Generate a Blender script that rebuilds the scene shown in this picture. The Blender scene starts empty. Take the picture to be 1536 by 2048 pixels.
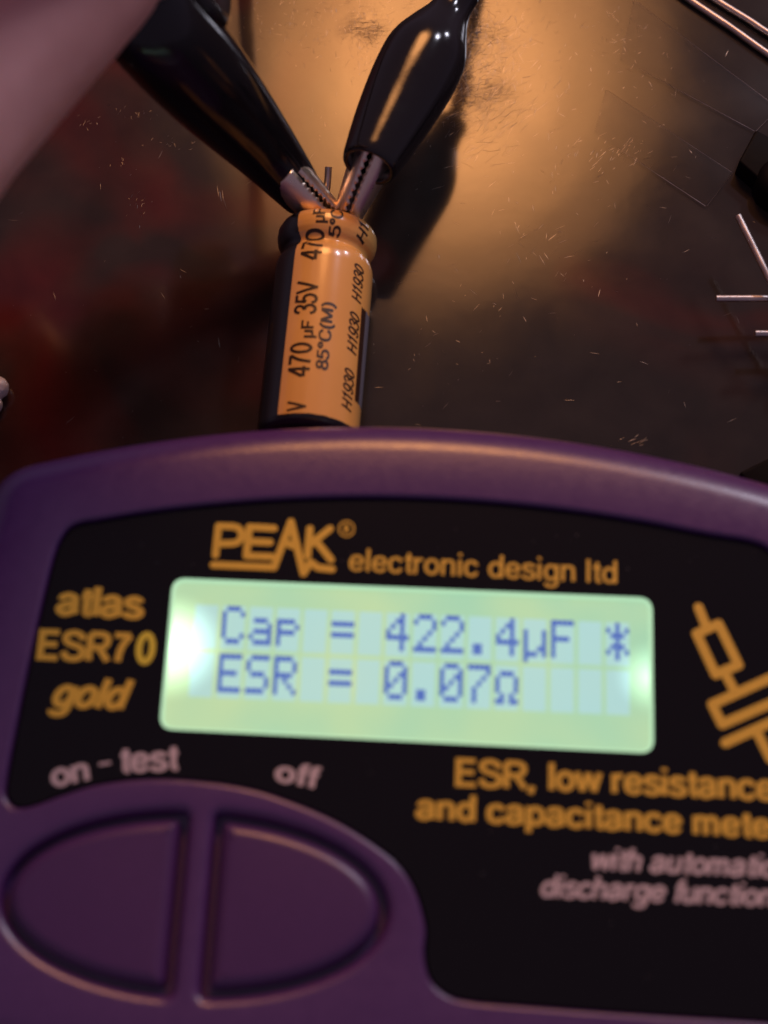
import bpy, bmesh, math, random
from mathutils import Vector, Matrix
random.seed(7)
S = 0.001                      # everything is laid out in millimetres, built in metres
scene = bpy.context.scene
COL = scene.collection

# ------------------------------------------------------------------ camera
TILT = math.radians(20.0); FPX = 2960.0; HCAM = 174.0
cam = bpy.data.cameras.new('camera'); camo = bpy.data.objects.new('camera', cam); COL.objects.link(camo)
camo.location = (0, 0, HCAM*S); camo.rotation_euler = (TILT, 0, 0)
cam.sensor_fit = 'HORIZONTAL'; cam.sensor_width = 36.0; cam.lens = 36.0*FPX/1536.0
cam.clip_start = 0.005; cam.clip_end = 20.0
cam.dof.use_dof = True; cam.dof.focus_distance = 0.199; cam.dof.aperture_fstop = cam.lens/3.3
cam.dof.aperture_blades = 0
scene.camera = camo

# ------------------------------------------------------------------ world and lamps
w = bpy.data.worlds.new('World'); scene.world = w; w.use_nodes = True
bg = w.node_tree.nodes['Background']; bg.inputs[0].default_value = (0.122, 0.092, 0.138, 1); bg.inputs[1].default_value = 1.0

def lamp(name, loc, target, size, energy, color, shape='DISK', size_y=None):
    l = bpy.data.lights.new(name, 'AREA'); l.shape = shape; l.size = size*S
    if size_y: l.size_y = size_y*S
    l.energy = energy; l.color = color
    o = bpy.data.objects.new(name, l); COL.objects.link(o)
    o.location = Vector(loc)*S
    o.rotation_euler = (Vector(target)-Vector(loc)).to_track_quat('-Z', 'Y').to_euler()
    return o
for nm, sz, en, dz in (('bench_lamp', 88, 0.170, 0), ('bench_lamp_shade_inner', 132, 0.250, 3), ('bench_lamp_shade_outer', 180, 0.29, 6)):   # bulb glow fading across the shade
    lamp(nm, (22, 352+dz, 304+dz), (2, 92, 0), sz, en, (1.0, 0.41, 0.13))
lamp('cool_lamp', (285, 470, 400), (20, 80, 0), 62, 0.58, (0.86, 0.84, 1.0), 'SQUARE')
lamp('far_cool_lamp', (520, 640, 300), (20, 80, 0), 60, 0.6, (0.86, 0.84, 1.0), 'SQUARE')

vs = scene.view_settings
vs.view_transform = 'Standard'; vs.look = 'None'; vs.exposure = 0.0; vs.gamma = 1.0; vs.use_curve_mapping = False
scene.cycles.use_denoising = True
scene.cycles.max_bounces = 8

# ------------------------------------------------------------------ geometry of the place: pixel of the 1536x2048 photo -> point at height z (mm)
FW = Vector((0, math.sin(TILT), -math.cos(TILT))); UP = Vector((0, math.cos(TILT), math.sin(TILT)))
def P(px, py, z=0.0):
    d = FW + Vector((1, 0, 0))*((px-768.0)/FPX) + UP*((1024.0-py)/FPX)
    return Vector((0, 0, HCAM)) + d*((z-HCAM)/d.z)

# ------------------------------------------------------------------ materials
def mat(name, base, rough=0.5, metallic=0.0, spec=0.5, bump=0.0, bscale=3000.0, var=0.0, vscale=300.0, rvar=0.0, coat=0.0, sub=0.0):
    m = bpy.data.materials.new(name); m.use_nodes = True
    nt = m.node_tree; b = nt.nodes['Principled BSDF']
    b.inputs['Base Color'].default_value = (*base, 1); b.inputs['Roughness'].default_value = rough
    b.inputs['Metallic'].default_value = metallic; b.inputs['Specular IOR Level'].default_value = spec
    if coat: b.inputs['Coat Weight'].default_value = coat; b.inputs['Coat Roughness'].default_value = 0.08
    if sub:
        b.inputs['Subsurface Weight'].default_value = sub; b.inputs['Subsurface Radius'].default_value = (0.004, 0.0015, 0.0008)
        b.inputs['Subsurface Scale'].default_value = 1.0
    tc = nt.nodes.new('ShaderNodeTexCoord')
    if bump:
        n = nt.nodes.new('ShaderNodeTexNoise'); n.inputs['Scale'].default_value = bscale; n.inputs['Detail'].default_value = 3
        nt.links.new(tc.outputs['Object'], n.inputs['Vector'])
        bp = nt.nodes.new('ShaderNodeBump'); bp.inputs['Strength'].default_value = bump; bp.inputs['Distance'].default_value = 0.0002
        nt.links.new(n.outputs['Fac'], bp.inputs['Height']); nt.links.new(bp.outputs['Normal'], b.inputs['Normal'])
    if var or rvar:
        n = nt.nodes.new('ShaderNodeTexNoise'); n.inputs['Scale'].default_value = vscale; n.inputs['Detail'].default_value = 5
        nt.links.new(tc.outputs['Object'], n.inputs['Vector'])
        if var:
            mx = nt.nodes.new('ShaderNodeMix'); mx.data_type = 'RGBA'
            mx.inputs['A'].default_value = (*[c*(1-var) for c in base], 1); mx.inputs['B'].default_value = (*[min(1, c*(1+var)) for c in base], 1)
            nt.links.new(n.outputs['Fac'], mx.inputs['Factor']); nt.links.new(mx.outputs['Result'], b.inputs['Base Color'])
        if rvar:
            mr = nt.nodes.new('ShaderNodeMapRange'); mr.inputs['From Min'].default_value = 0.3; mr.inputs['From Max'].default_value = 0.7
            mr.inputs['To Min'].default_value = max(0.02, rough-rvar); mr.inputs['To Max'].default_value = rough+rvar
            nt.links.new(n.outputs['Fac'], mr.inputs['Value']); nt.links.new(mr.outputs['Result'], b.inputs['Roughness'])
    return m
def emit(name, col, strength=1.0):
    m = bpy.data.materials.new(name); m.use_nodes = True; nt = m.node_tree
    b = nt.nodes['Principled BSDF']; b.inputs['Base Color'].default_value = (*[c*0.3 for c in col], 1); b.inputs['Roughness'].default_value = 0.4
    b.inputs['Emission Color'].default_value = (*col, 1); b.inputs['Emission Strength'].default_value = strength
    return m

M_CASE = mat('purple_case_plastic', (0.086, 0.025, 0.146), 0.33, spec=1.0, bump=0.10, bscale=2600, var=0.10, vscale=900, rvar=0.03)
M_BTN = mat('purple_button_rubber', (0.078, 0.022, 0.124), 0.36, spec=0.8, bump=0.08, bscale=3200, var=0.08, vscale=900)
M_FACE = mat('black_faceplate', (0.005, 0.004, 0.005), 0.20, spec=0.35, bump=0.02, bscale=1500)
M_GOLD = mat('gold_print', (0.86, 0.55, 0.065), 0.5, var=0.08, vscale=1500)
M_GREY = mat('grey_print', (0.66, 0.54, 0.57), 0.5, var=0.08, vscale=1500)
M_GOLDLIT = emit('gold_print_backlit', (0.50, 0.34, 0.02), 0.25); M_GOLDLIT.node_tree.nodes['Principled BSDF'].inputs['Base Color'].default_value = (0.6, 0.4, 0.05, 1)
M_SLEEVE = mat('orange_sleeve', (0.95, 0.48, 0.125), 0.23, var=0.12, vscale=120, coat=0.6, bump=0.05, bscale=500)
M_STRIPE = mat('black_print_and_end_shade', (0.010, 0.009, 0.010), 0.28, coat=0.3)
M_INK = mat('black_ink', (0.035, 0.016, 0.006), 0.4)
M_BROWNREFL = mat('brown_painted_reflection', (0.045, 0.018, 0.008), 0.28, coat=0.4)
M_GREYSHEEN = mat('grey_painted_sheen', (0.20, 0.20, 0.24), 0.35, coat=0.3)
M_DARKGOLD = mat('dim_gold_ink', (0.12, 0.075, 0.02), 0.4)
M_RUBBER = mat('black_rubber', (0.012, 0.011, 0.011), 0.7)
M_TIN = mat('tinned_wire', (0.62, 0.54, 0.50), 0.34, metallic=1.0, bump=0.03, bscale=1200, var=0.2, rvar=0.08, vscale=400)
M_JAW = mat('nickel_jaw', (0.95, 0.80, 0.64), 0.34, metallic=1.0, bump=0.05, bscale=900, rvar=0.1, vscale=700)
M_BOOT = mat('black_vinyl_boot', (0.010, 0.009, 0.011), 0.13, bump=0.22, bscale=220, rvar=0.03, vscale=500)
M_BOOTM = mat('black_vinyl_boot_matt', (0.008, 0.007, 0.009), 0.15, bump=0.12, bscale=160, rvar=0.05, vscale=500)
M_CABLE = mat('black_cable', (0.012, 0.011, 0.012), 0.25)
M_SKIN = mat('skin', (0.90, 0.37, 0.34), 0.40, bump=0.25, bscale=500, var=0.42, vscale=75, sub=0.2)
M_NAIL = mat('nail', (0.60, 0.34, 0.30), 0.25)
M_BLACKP = mat('black_moulding', (0.005, 0.004, 0.005), 0.55, spec=0.06, bump=0.1, bscale=700)
M_SOLDER = mat('solder', (0.90, 0.86, 0.84), 0.4, metallic=0.3, bump=0.4, bscale=900)

# ------------------------------------------------------------------ object helpers
def link(name, me, m=None, parent=None, smooth=False):
    if m is not None:
        for k in (m if isinstance(m, (list, tuple)) else [m]): me.materials.append(k)
    if smooth:
        me.polygons.foreach_set('use_smooth', [True]*len(me.polygons))
    o = bpy.data.objects.new(name, me); COL.objects.link(o)
    if parent is not None: o.parent = parent
    return o
def pyd(name, verts, faces, m=None, parent=None, smooth=False):
    me = bpy.data.meshes.new(name); me.from_pydata([Vector(v)*S for v in verts], [], faces); me.update()
    return link(name, me, m, parent, smooth)
def bmo(name, bm, m=None, parent=None, smooth=False, sharp=None):
    bmesh.ops.recalc_face_normals(bm, faces=bm.faces)
    for v in bm.verts: v.co *= S
    me = bpy.data.meshes.new(name); bm.to_mesh(me); bm.free()
    o = link(name, me, m, parent, smooth)
    if sharp: me.set_sharp_from_angle(angle=math.radians(sharp))
    return o
def empty(name, loc, rz=0.0):
    o = bpy.data.objects.new(name, None); COL.objects.link(o); o.location = Vector(loc)*S; o.rotation_euler = (0, 0, rz)
    o.empty_display_size = 0.01
    return o
def tag(o, label, cat, group=None):
    o['label'] = label; o['category'] = cat
    if group: o['group'] = group
    return o

def catmull(pts, n=8, closed=False):
    pts = [Vector(p) for p in pts]; out = []; N = len(pts)
    rng = range(N) if closed else range(N-1)
    for i in rng:
        if closed: p0, p1, p2, p3 = pts[(i-1) % N], pts[i], pts[(i+1) % N], pts[(i+2) % N]
        else: p0, p1, p2, p3 = pts[max(i-1, 0)], pts[i], pts[i+1], pts[min(i+2, N-1)]
        for k in range(n):
            t = k/n
            out.append(0.5*((2*p1)+(p2-p0)*t+(2*p0-5*p1+4*p2-p3)*t*t+(3*p1-p0-3*p2+p3)*t**3))
    if not closed: out.append(pts[-1].copy())
    return out
def resample(loop, step):
    L = []; N = len(loop); tot = sum((loop[(i+1) % N]-loop[i]).length for i in range(N)); n = max(8, int(tot/step)); d = tot/n
    out = []; i = 0; acc = 0.0; seg = (loop[1]-loop[0]).length
    for k in range(n):
        t = k*d
        while acc+seg < t and i < N-1:
            acc += seg; i += 1; seg = (loop[(i+1) % N]-loop[i]).length
        out.append(loop[i].lerp(loop[(i+1) % N], (t-acc)/seg if seg > 1e-9 else 0))
    return out
def round_poly(pts, n=8):
    """pts: (x, y, r) corner list -> loop of Vectors with rounded corners"""
    out = []; N = len(pts)
    for i in range(N):
        p = Vector(pts[i][:2]); r = pts[i][2]
        if r <= 0: out.append(p); continue
        a = (Vector(pts[i-1][:2])-p).normalized(); b = (Vector(pts[(i+1) % N][:2])-p).normalized()
        ang = a.angle(b); d = r/math.tan(ang/2)
        d = min(d, 0.49*(Vector(pts[i-1][:2])-p).length, 0.49*(Vector(pts[(i+1) % N][:2])-p).length)
        p0, p1 = p+a*d, p+b*d
        for k in range(n+1):
            t = k/n; out.append(p0*(1-t)**2+p*2*t*(1-t)+p1*t*t)
    return out
def ccw(loop):
    A = sum(loop[i].x*loop[(i+1) % len(loop)].y-loop[(i+1) % len(loop)].x*loop[i].y for i in range(len(loop)))
    return loop if A > 0 else loop[::-1]
def offset(loop, d):           # positive = outwards (ccw loop)
    N = len(loop); out = []
    for i in range(N):
        t = (loop[(i+1) % N]-loop[i-1])
        if t.length < 1e-9: out.append(loop[i].copy()); continue
        t.normalize(); out.append(loop[i]+Vector((t.y, -t.x))*d)
    return out
def ring(bm, loop, z): return [bm.verts.new((p.x, p.y, z)) for p in loop]
def bridge(bm, a, b):
    N = len(a)
    for i in range(N): bm.faces.new((a[i], a[(i+1) % N], b[(i+1) % N], b[i]))
def ring_edges(bm, r):
    out = []
    for i in range(len(r)):
        e = bm.edges.get((r[i], r[(i+1) % len(r)])) or bm.edges.new((r[i], r[(i+1) % len(r)])); out.append(e)
    return out
def fill(bm, rings):
    es = [e for r in rings for e in ring_edges(bm, r)]
    bmesh.ops.triangle_fill(bm, use_beauty=True, use_dissolve=False, edges=es, normal=(0, 0, 1))
def cushion(bm, loop, z0, z1, r, n=6, crown=0.0):
    """plate with rounded upper edge, open below"""
    a = ring(bm, loop, z0); b = ring(bm, loop, z1-r); bridge(bm, a, b)
    for k in range(1, n+1):
        t = math.pi/2*k/n; c = ring(bm, offset(loop, -r*(1-math.cos(t))), z1-r+r*math.sin(t)); bridge(bm, b, c); b = c
    fill(bm, [b])
def frames(pts):
    """parallel-transport frames along a path"""
    T = []; N = len(pts)
    for i in range(N): T.append((pts[min(i+1, N-1)]-pts[max(i-1, 0)]).normalized())
    up = Vector((0, 0, 1)) if abs(T[0].z) < 0.9 else Vector((1, 0, 0))
    n = (up-T[0]*up.dot(T[0])).normalized(); out = []
    for i in range(N):
        n = (n-T[i]*n.dot(T[i])).normalized(); out.append((T[i], n, T[i].cross(n)))
    return out
def tube(bm, pts, rad, seg=12, caps=True):
    pts = [Vector(p) for p in pts]; fr = frames(pts); rs = rad if isinstance(rad, (list, tuple)) else [rad]*len(pts)
    prev = None; first = None
    for p, (t, n, b), r in zip(pts, fr, rs):
        c = [bm.verts.new(p+(n*math.cos(a)+b*math.sin(a))*r) for a in [2*math.pi*k/seg for k in range(seg)]]
        if prev: bridge(bm, prev, c)
        else: first = c
        prev = c
    if caps: bm.faces.new(first[::-1]); bm.faces.new(prev)
def loft(bm, secs, seg=32, cap0=False, cap1=False):
    """secs: (centre, u axis, v axis, a, b)"""
    prev = None; first = None
    for c, u, v, a, b in secs:
        rr = [bm.verts.new(c+u*(a*math.cos(t))+v*(b*math.sin(t))) for t in [2*math.pi*k/seg for k in range(seg)]]
        if prev: bridge(bm, prev, rr)
        else: first = rr
        prev = rr
    if cap0: bm.faces.new(first[::-1])
    if cap1: bm.faces.new(prev)

def EL(cx, cy, rx, ry): return ('e', [(cx+rx*math.cos(2*math.pi*k/20), cy+ry*math.sin(2*math.pi*k/20)) for k in range(20)])
def SM(*p): return ('s', list(p))
def PL(*p): return ('p', list(p))
GLYPH = {  # stroke letters, cap height 1: advance, strokes
 ' ': (.28, []), '-': (.33, [PL((.04, .33), (.30, .33))]), ',': (.28, [PL((.13, .13), (.06, -.13))]),
 'a': (.56, [SM((.08, .50), (.13, .61), (.27, .66), (.40, .60), (.43, .48)), PL((.43, .48), (.43, .16), (.47, .06)), SM((.43, .41), (.22, .36), (.08, .28), (.07, .16), (.17, .07), (.30, .09), (.43, .22))]),
 'c': (.52, [SM((.44, .50), (.36, .63), (.24, .65), (.11, .57), (.07, .365), (.11, .16), (.24, .08), (.36, .10), (.44, .23))]),
 'd': (.57, [PL((.46, .98), (.46, .04)), EL(.265, .365, .19, .285)]),
 'e': (.54, [PL((.08, .37), (.46, .37)), SM((.46, .37), (.44, .53), (.36, .62), (.265, .65), (.13, .58), (.07, .365), (.12, .15), (.26, .08), (.38, .11), (.45, .22))]),
 'f': (.30, [SM((.32, .92), (.22, .92), (.16, .84), (.16, .70)), PL((.16, .70), (.16, .04)), PL((.03, .65), (.30, .65))]),
 'g': (.57, [EL(.265, .365, .19, .285), PL((.46, .69), (.46, -.05)), SM((.46, -.05), (.40, -.17), (.26, -.21), (.13, -.17), (.09, -.08))]),
 'h': (.55, [PL((.09, .98), (.09, .04)), SM((.09, .45), (.15, .60), (.28, .65), (.40, .60), (.43, .46)), PL((.43, .46), (.43, .04))]),
 'i': (.22, [PL((.10, .70), (.10, .04)), PL((.10, .86), (.10, .98))]), 'l': (.22, [PL((.10, .98), (.10, .04))]),
 'm': (.80, [PL((.09, .70), (.09, .04)), SM((.09, .46), (.14, .60), (.24, .65), (.34, .60), (.37, .47)), PL((.37, .47), (.37, .04)), SM((.37, .46), (.42, .60), (.53, .65), (.63, .60), (.66, .47)), PL((.66, .47), (.66, .04))]),
 'n': (.55, [PL((.09, .70), (.09, .04)), SM((.09, .45), (.15, .60), (.28, .65), (.40, .60), (.43, .46)), PL((.43, .46), (.43, .04))]),
 'o': (.55, [EL(.27, .365, .20, .285)]), 'p': (.57, [PL((.09, .70), (.09, -.24)), EL(.285, .365, .19, .285)]),
 'r': (.36, [PL((.09, .70), (.09, .04)), SM((.09, .42), (.14, .58), (.22, .64), (.33, .64))]),
 's': (.50, [SM((.42, .53), (.36, .62), (.24, .655), (.12, .60), (.10, .49), (.18, .41), (.32, .355), (.42, .27), (.42, .15), (.33, .085), (.22, .075), (.10, .12), (.06, .21))]),
 't': (.31, [PL((.17, .88), (.17, .20)), SM((.17, .20), (.19, .10), (.30, .08)), PL((.03, .65), (.30, .65))]),
 'u': (.55, [PL((.09, .70), (.09, .26)), SM((.09, .26), (.12, .13), (.23, .08), (.36, .13), (.43, .27)), PL((.43, .70), (.43, .04))]),
 'w': (.72, [PL((.04, .70), (.20, .05)), PL((.19, .05), (.36, .68)), PL((.36, .68), (.53, .05)), PL((.52, .05), (.68, .70))]),
 'E': (.67, [PL((.58, .92), (.11, .92), (.11, .08), (.60, .08)), PL((.11, .52), (.55, .52))]),
 'S': (.68, [SM((.58, .70), (.52, .86), (.34, .93), (.16, .88), (.10, .74), (.17, .60), (.36, .52), (.55, .43), (.61, .27), (.53, .12), (.35, .07), (.16, .12), (.08, .30))]),
 'R': (.72, [PL((.11, .04), (.11, .92)), SM((.11, .92), (.28, .92), (.45, .91), (.57, .84), (.60, .70), (.55, .55), (.43, .485), (.28, .48), (.11, .48)), PL((.37, .48), (.64, .04))]),
 'C': (.72, [SM((.62, .68), (.52, .87), (.36, .93), (.17, .84), (.09, .50), (.17, .16), (.36, .07), (.53, .13), (.63, .33))]),
 'F': (.61, [PL((.55, .92), (.11, .92), (.11, .04)), PL((.11, .50), (.48, .50))]), 'V': (.66, [PL((.03, .97), (.34, .05)), PL((.32, .05), (.63, .97))]),
 'H': (.72, [PL((.11, .04), (.11, .96)), PL((.61, .04), (.61, .96)), PL((.11, .52), (.61, .52))]), 'M': (.83, [PL((.10, .04), (.10, .96)), PL((.12, .94), (.42, .06)), PL((.40, .06), (.70, .94)), PL((.72, .96), (.72, .04))]),
 '0': (.56, [EL(.28, .50, .20, .42)]), '1': (.56, [PL((.12, .72), (.30, .92), (.30, .04))]), '4': (.56, [PL((.40, .04), (.40, .96)), PL((.38, .92), (.05, .33)), PL((.04, .29), (.53, .29))]),
 '3': (.56, [SM((.07, .72), (.14, .88), (.28, .93), (.42, .86), (.45, .73), (.38, .59), (.24, .53)), SM((.24, .53), (.42, .47), (.49, .30), (.42, .13), (.27, .07), (.12, .13), (.06, .27))]),
 '5': (.56, [PL((.47, .92), (.15, .92), (.09, .50)), SM((.09, .50), (.25, .60), (.42, .54), (.49, .34), (.42, .14), (.26, .07), (.12, .12), (.06, .25))]),
 '7': (.56, [PL((.06, .91), (.50, .91)), SM((.50, .91), (.33, .64), (.24, .38), (.20, .04))]), '8': (.56, [EL(.28, .73, .17, .20), EL(.28, .29, .21, .22)]),
 '9': (.56, [EL(.27, .65, .20, .28), SM((.47, .65), (.46, .38), (.38, .15), (.25, .07), (.12, .12), (.08, .24))]),
 'µ': (.55, [PL((.09, .70), (.09, -.24)), SM((.09, .26), (.12, .13), (.23, .08), (.36, .13), (.43, .27)), PL((.43, .70), (.43, .04))]),
 '°': (.40, [EL(.20, .78, .12, .14)]), '(': (.33, [SM((.27, 1.0), (.13, .75), (.09, .40), (.13, .05), (.27, -.2))]), ')': (.33, [SM((.06, 1.0), (.20, .75), (.24, .40), (.20, .05), (.06, -.2))])}
def ribbon(bm, pts_, hw, z, closed):
    N = len(pts_); prev = None; first = None
    for i, p in enumerate(pts_):
        a_ = pts_[i-1] if (closed or i > 0) else p; b_ = pts_[(i+1) % N] if (closed or i < N-1) else p
        d0 = (p-a_).normalized() if (p-a_).length > 1e-9 else (b_-p).normalized(); d1 = (b_-p).normalized() if (b_-p).length > 1e-9 else d0
        t = d0+d1
        t = t.normalized() if t.length > 1e-4 else d0
        n = Vector((-t.y, t.x)); k = hw/max(0.45, n.dot(Vector((-d0.y, d0.x))))
        e = (bm.verts.new((p.x+n.x*k, p.y+n.y*k, z)), bm.verts.new((p.x-n.x*k, p.y-n.y*k, z)))
        if prev: bm.faces.new((prev[0], prev[1], e[1], e[0]))
        else: first = e
        prev = e
    if closed: bm.faces.new((prev[0], prev[1], first[1], first[0]))
def text_bm(body, weight=0.15, shear=0.0, space=0.0):
    bm = bmesh.new(); x = 0.0
    for chx in body:
        adv, sts = GLYPH[chx]
        for li, (kind, pp) in enumerate(sts):
            q = [Vector(p_) for p_ in pp]
            if kind == 's': q = catmull(q, 4)
            elif kind == 'p':
                o_ = []
                for a_, b_ in zip(q[:-1], q[1:]):
                    m_ = max(1, int((b_-a_).length/0.09)); o_ += [a_.lerp(b_, k/m_) for k in range(m_)]
                q = o_+[q[-1]]
            q = [Vector((x+v.x+shear*v.y, v.y)) for v in q]
            ribbon(bm, q, weight/2, float(li), kind == 'e')
        x += adv+space
    xs = [v.co.x for v in bm.verts]; ys = [v.co.y for v in bm.verts]
    return bm, min(xs), max(xs), max(ys)

# ------------------------------------------------------------------ table top (setting)
def table_material():
    m = bpy.data.materials.new('dark_glossy_table'); m.use_nodes = True; nt = m.node_tree; b = nt.nodes['Principled BSDF']
    tc = nt.nodes.new('ShaderNodeTexCoord')
    def noise(scale, detail=2.0, dist=0.0, off=(0, 0, 0), stretch=(1, 1, 1)):
        mp = nt.nodes.new('ShaderNodeMapping'); mp.inputs['Location'].default_value = off; mp.inputs['Scale'].default_value = stretch
        n = nt.nodes.new('ShaderNodeTexNoise'); n.inputs['Scale'].default_value = scale; n.inputs['Detail'].default_value = detail; n.inputs['Distortion'].default_value = dist
        nt.links.new(tc.outputs['Object'], mp.inputs['Vector']); nt.links.new(mp.outputs['Vector'], n.inputs['Vector']); return n
    def ramp(src, stops):
        r = nt.nodes.new('ShaderNodeValToRGB'); e = r.color_ramp.elements
        e[0].position, e[0].color = stops[0][0], (*stops[0][1], 1); e[1].position, e[1].color = stops[-1][0], (*stops[-1][1], 1)
        for p, c in stops[1:-1]: k = e.new(p); k.color = (*c, 1)
        nt.links.new(src.outputs['Fac'], r.inputs['Fac']); return r
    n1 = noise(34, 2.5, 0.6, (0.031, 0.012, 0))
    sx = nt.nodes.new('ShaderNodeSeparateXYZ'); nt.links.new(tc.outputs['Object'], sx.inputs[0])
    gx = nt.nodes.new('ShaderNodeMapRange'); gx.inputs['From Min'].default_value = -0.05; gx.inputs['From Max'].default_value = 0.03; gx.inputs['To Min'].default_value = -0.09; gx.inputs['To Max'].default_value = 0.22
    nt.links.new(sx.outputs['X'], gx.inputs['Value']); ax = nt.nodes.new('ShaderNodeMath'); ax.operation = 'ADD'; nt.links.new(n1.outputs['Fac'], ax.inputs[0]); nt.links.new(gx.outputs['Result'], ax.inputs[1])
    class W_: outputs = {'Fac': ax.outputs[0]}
    r1 = ramp(W_, [(0.30, (0.085, 0.010, 0.009)), (0.44, (0.070, 0.020, 0.015)), (0.54, (0.036, 0.024, 0.020)), (0.68, (0.029, 0.025, 0.022))])  # red reflections at the left are painted into the base colour
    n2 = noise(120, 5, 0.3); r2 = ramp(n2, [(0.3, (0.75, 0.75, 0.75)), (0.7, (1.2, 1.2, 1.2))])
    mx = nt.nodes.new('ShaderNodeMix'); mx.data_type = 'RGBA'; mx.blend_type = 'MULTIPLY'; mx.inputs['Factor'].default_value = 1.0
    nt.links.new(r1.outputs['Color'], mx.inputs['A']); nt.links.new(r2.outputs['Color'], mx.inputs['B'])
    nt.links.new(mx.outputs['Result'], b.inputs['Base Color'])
    n3 = noise(70, 6, 0.5, (0.2, 0.1, 0)); mr = nt.nodes.new('ShaderNodeMapRange')
    mr.inputs['From Min'].default_value = 0.35; mr.inputs['From Max'].default_value = 0.7; mr.inputs['To Min'].default_value = 0.10; mr.inputs['To Max'].default_value = 0.155
    nt.links.new(n3.outputs['Fac'], mr.inputs['Value']); nt.links.new(mr.outputs['Result'], b.inputs['Roughness'])
    n4 = noise(90, 3, 0.4); n5 = noise(900, 4)
    ad = nt.nodes.new('ShaderNodeMath'); ad.operation = 'MULTIPLY_ADD'; ad.inputs[1].default_value = 0.06
    nt.links.new(n5.outputs['Fac'], ad.inputs[0]); nt.links.new(n4.outputs['Fac'], ad.inputs[2])
    bp = nt.nodes.new('ShaderNodeBump'); bp.inputs['Strength'].default_value = 0.05; bp.inputs['Distance'].default_value = 0.0003
    nt.links.new(ad.outputs['Value'], bp.inputs['Height']); nt.links.new(bp.outputs['Normal'], b.inputs['Normal'])
    # a scuffed area: fine crossing scratches that break up the gloss
    def scuff(rot, off):
        mp = nt.nodes.new('ShaderNodeMapping'); mp.inputs['Rotation'].default_value = (0, 0, rot); mp.inputs['Scale'].default_value = (1, 7, 1); mp.inputs['Location'].default_value = off
        n = nt.nodes.new('ShaderNodeTexNoise'); n.inputs['Scale'].default_value = 420; n.inputs['Detail'].default_value = 4; n.inputs['Distortion'].default_value = 0.4
        nt.links.new(tc.outputs['Object'], mp.inputs['Vector']); nt.links.new(mp.outputs['Vector'], n.inputs['Vector']); return n
    sA, sB = scuff(math.radians(-50), (0, 0, 0)), scuff(math.radians(-105), (0.3, 0.1, 0))
    def near(px, py, r):
        q = P(px, py)*S; d = nt.nodes.new('ShaderNodeVectorMath'); d.operation = 'DISTANCE'; nt.links.new(tc.outputs['Object'], d.inputs[0]); d.inputs[1].default_value = q
        mr_ = nt.nodes.new('ShaderNodeMapRange'); mr_.interpolation_type = 'SMOOTHSTEP'; mr_.inputs['From Min'].default_value = 0.0; mr_.inputs['From Max'].default_value = r*S; mr_.inputs['To Min'].default_value = 1; mr_.inputs['To Max'].default_value = 0
        nt.links.new(d.outputs['Value'], mr_.inputs['Value']); return mr_.outputs['Result']
    def op(kind, a_, b_=None, v=None):
        m_ = nt.nodes.new('ShaderNodeMath'); m_.operation = kind; nt.links.new(a_, m_.inputs[0])
        if b_ is not None: nt.links.new(b_, m_.inputs[1])
        if v is not None: m_.inputs[1].default_value = v
        return m_.outputs[0]
    msk = op('MAXIMUM', op('MAXIMUM', near(945, 95, 8.0), near(970, 190, 6.5)), op('MAXIMUM', near(735, 60, 5.0), near(880, 20, 7.0)))
    nb = noise(160, 3, 0.2, (0.05, 0.4, 0)); thr = nt.nodes.new('ShaderNodeMapRange'); thr.inputs['From Min'].default_value = 0.36; thr.inputs['From Max'].default_value = 0.6; nt.links.new(nb.outputs['Fac'], thr.inputs['Value'])
    msk = op('MULTIPLY', msk, thr.outputs['Result'])
    hgt = op('MULTIPLY', op('ADD', sA.outputs['Fac'], sB.outputs['Fac']), msk)
    b2 = nt.nodes.new('ShaderNodeBump'); b2.inputs['Strength'].default_value = 0.32; b2.inputs['Distance'].default_value = 0.00016
    nt.links.new(hgt, b2.inputs['Height']); nt.links.new(bp.outputs['Normal'], b2.inputs['Normal']); nt.links.new(b2.outputs['Normal'], b.inputs['Normal'])
    b.inputs['IOR'].default_value = 1.5
    return m
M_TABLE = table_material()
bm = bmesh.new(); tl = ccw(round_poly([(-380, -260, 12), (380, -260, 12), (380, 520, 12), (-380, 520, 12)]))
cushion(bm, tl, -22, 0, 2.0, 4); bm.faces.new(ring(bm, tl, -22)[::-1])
table = bmo('table_top', bm, M_TABLE); table['kind'] = 'structure'

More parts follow.
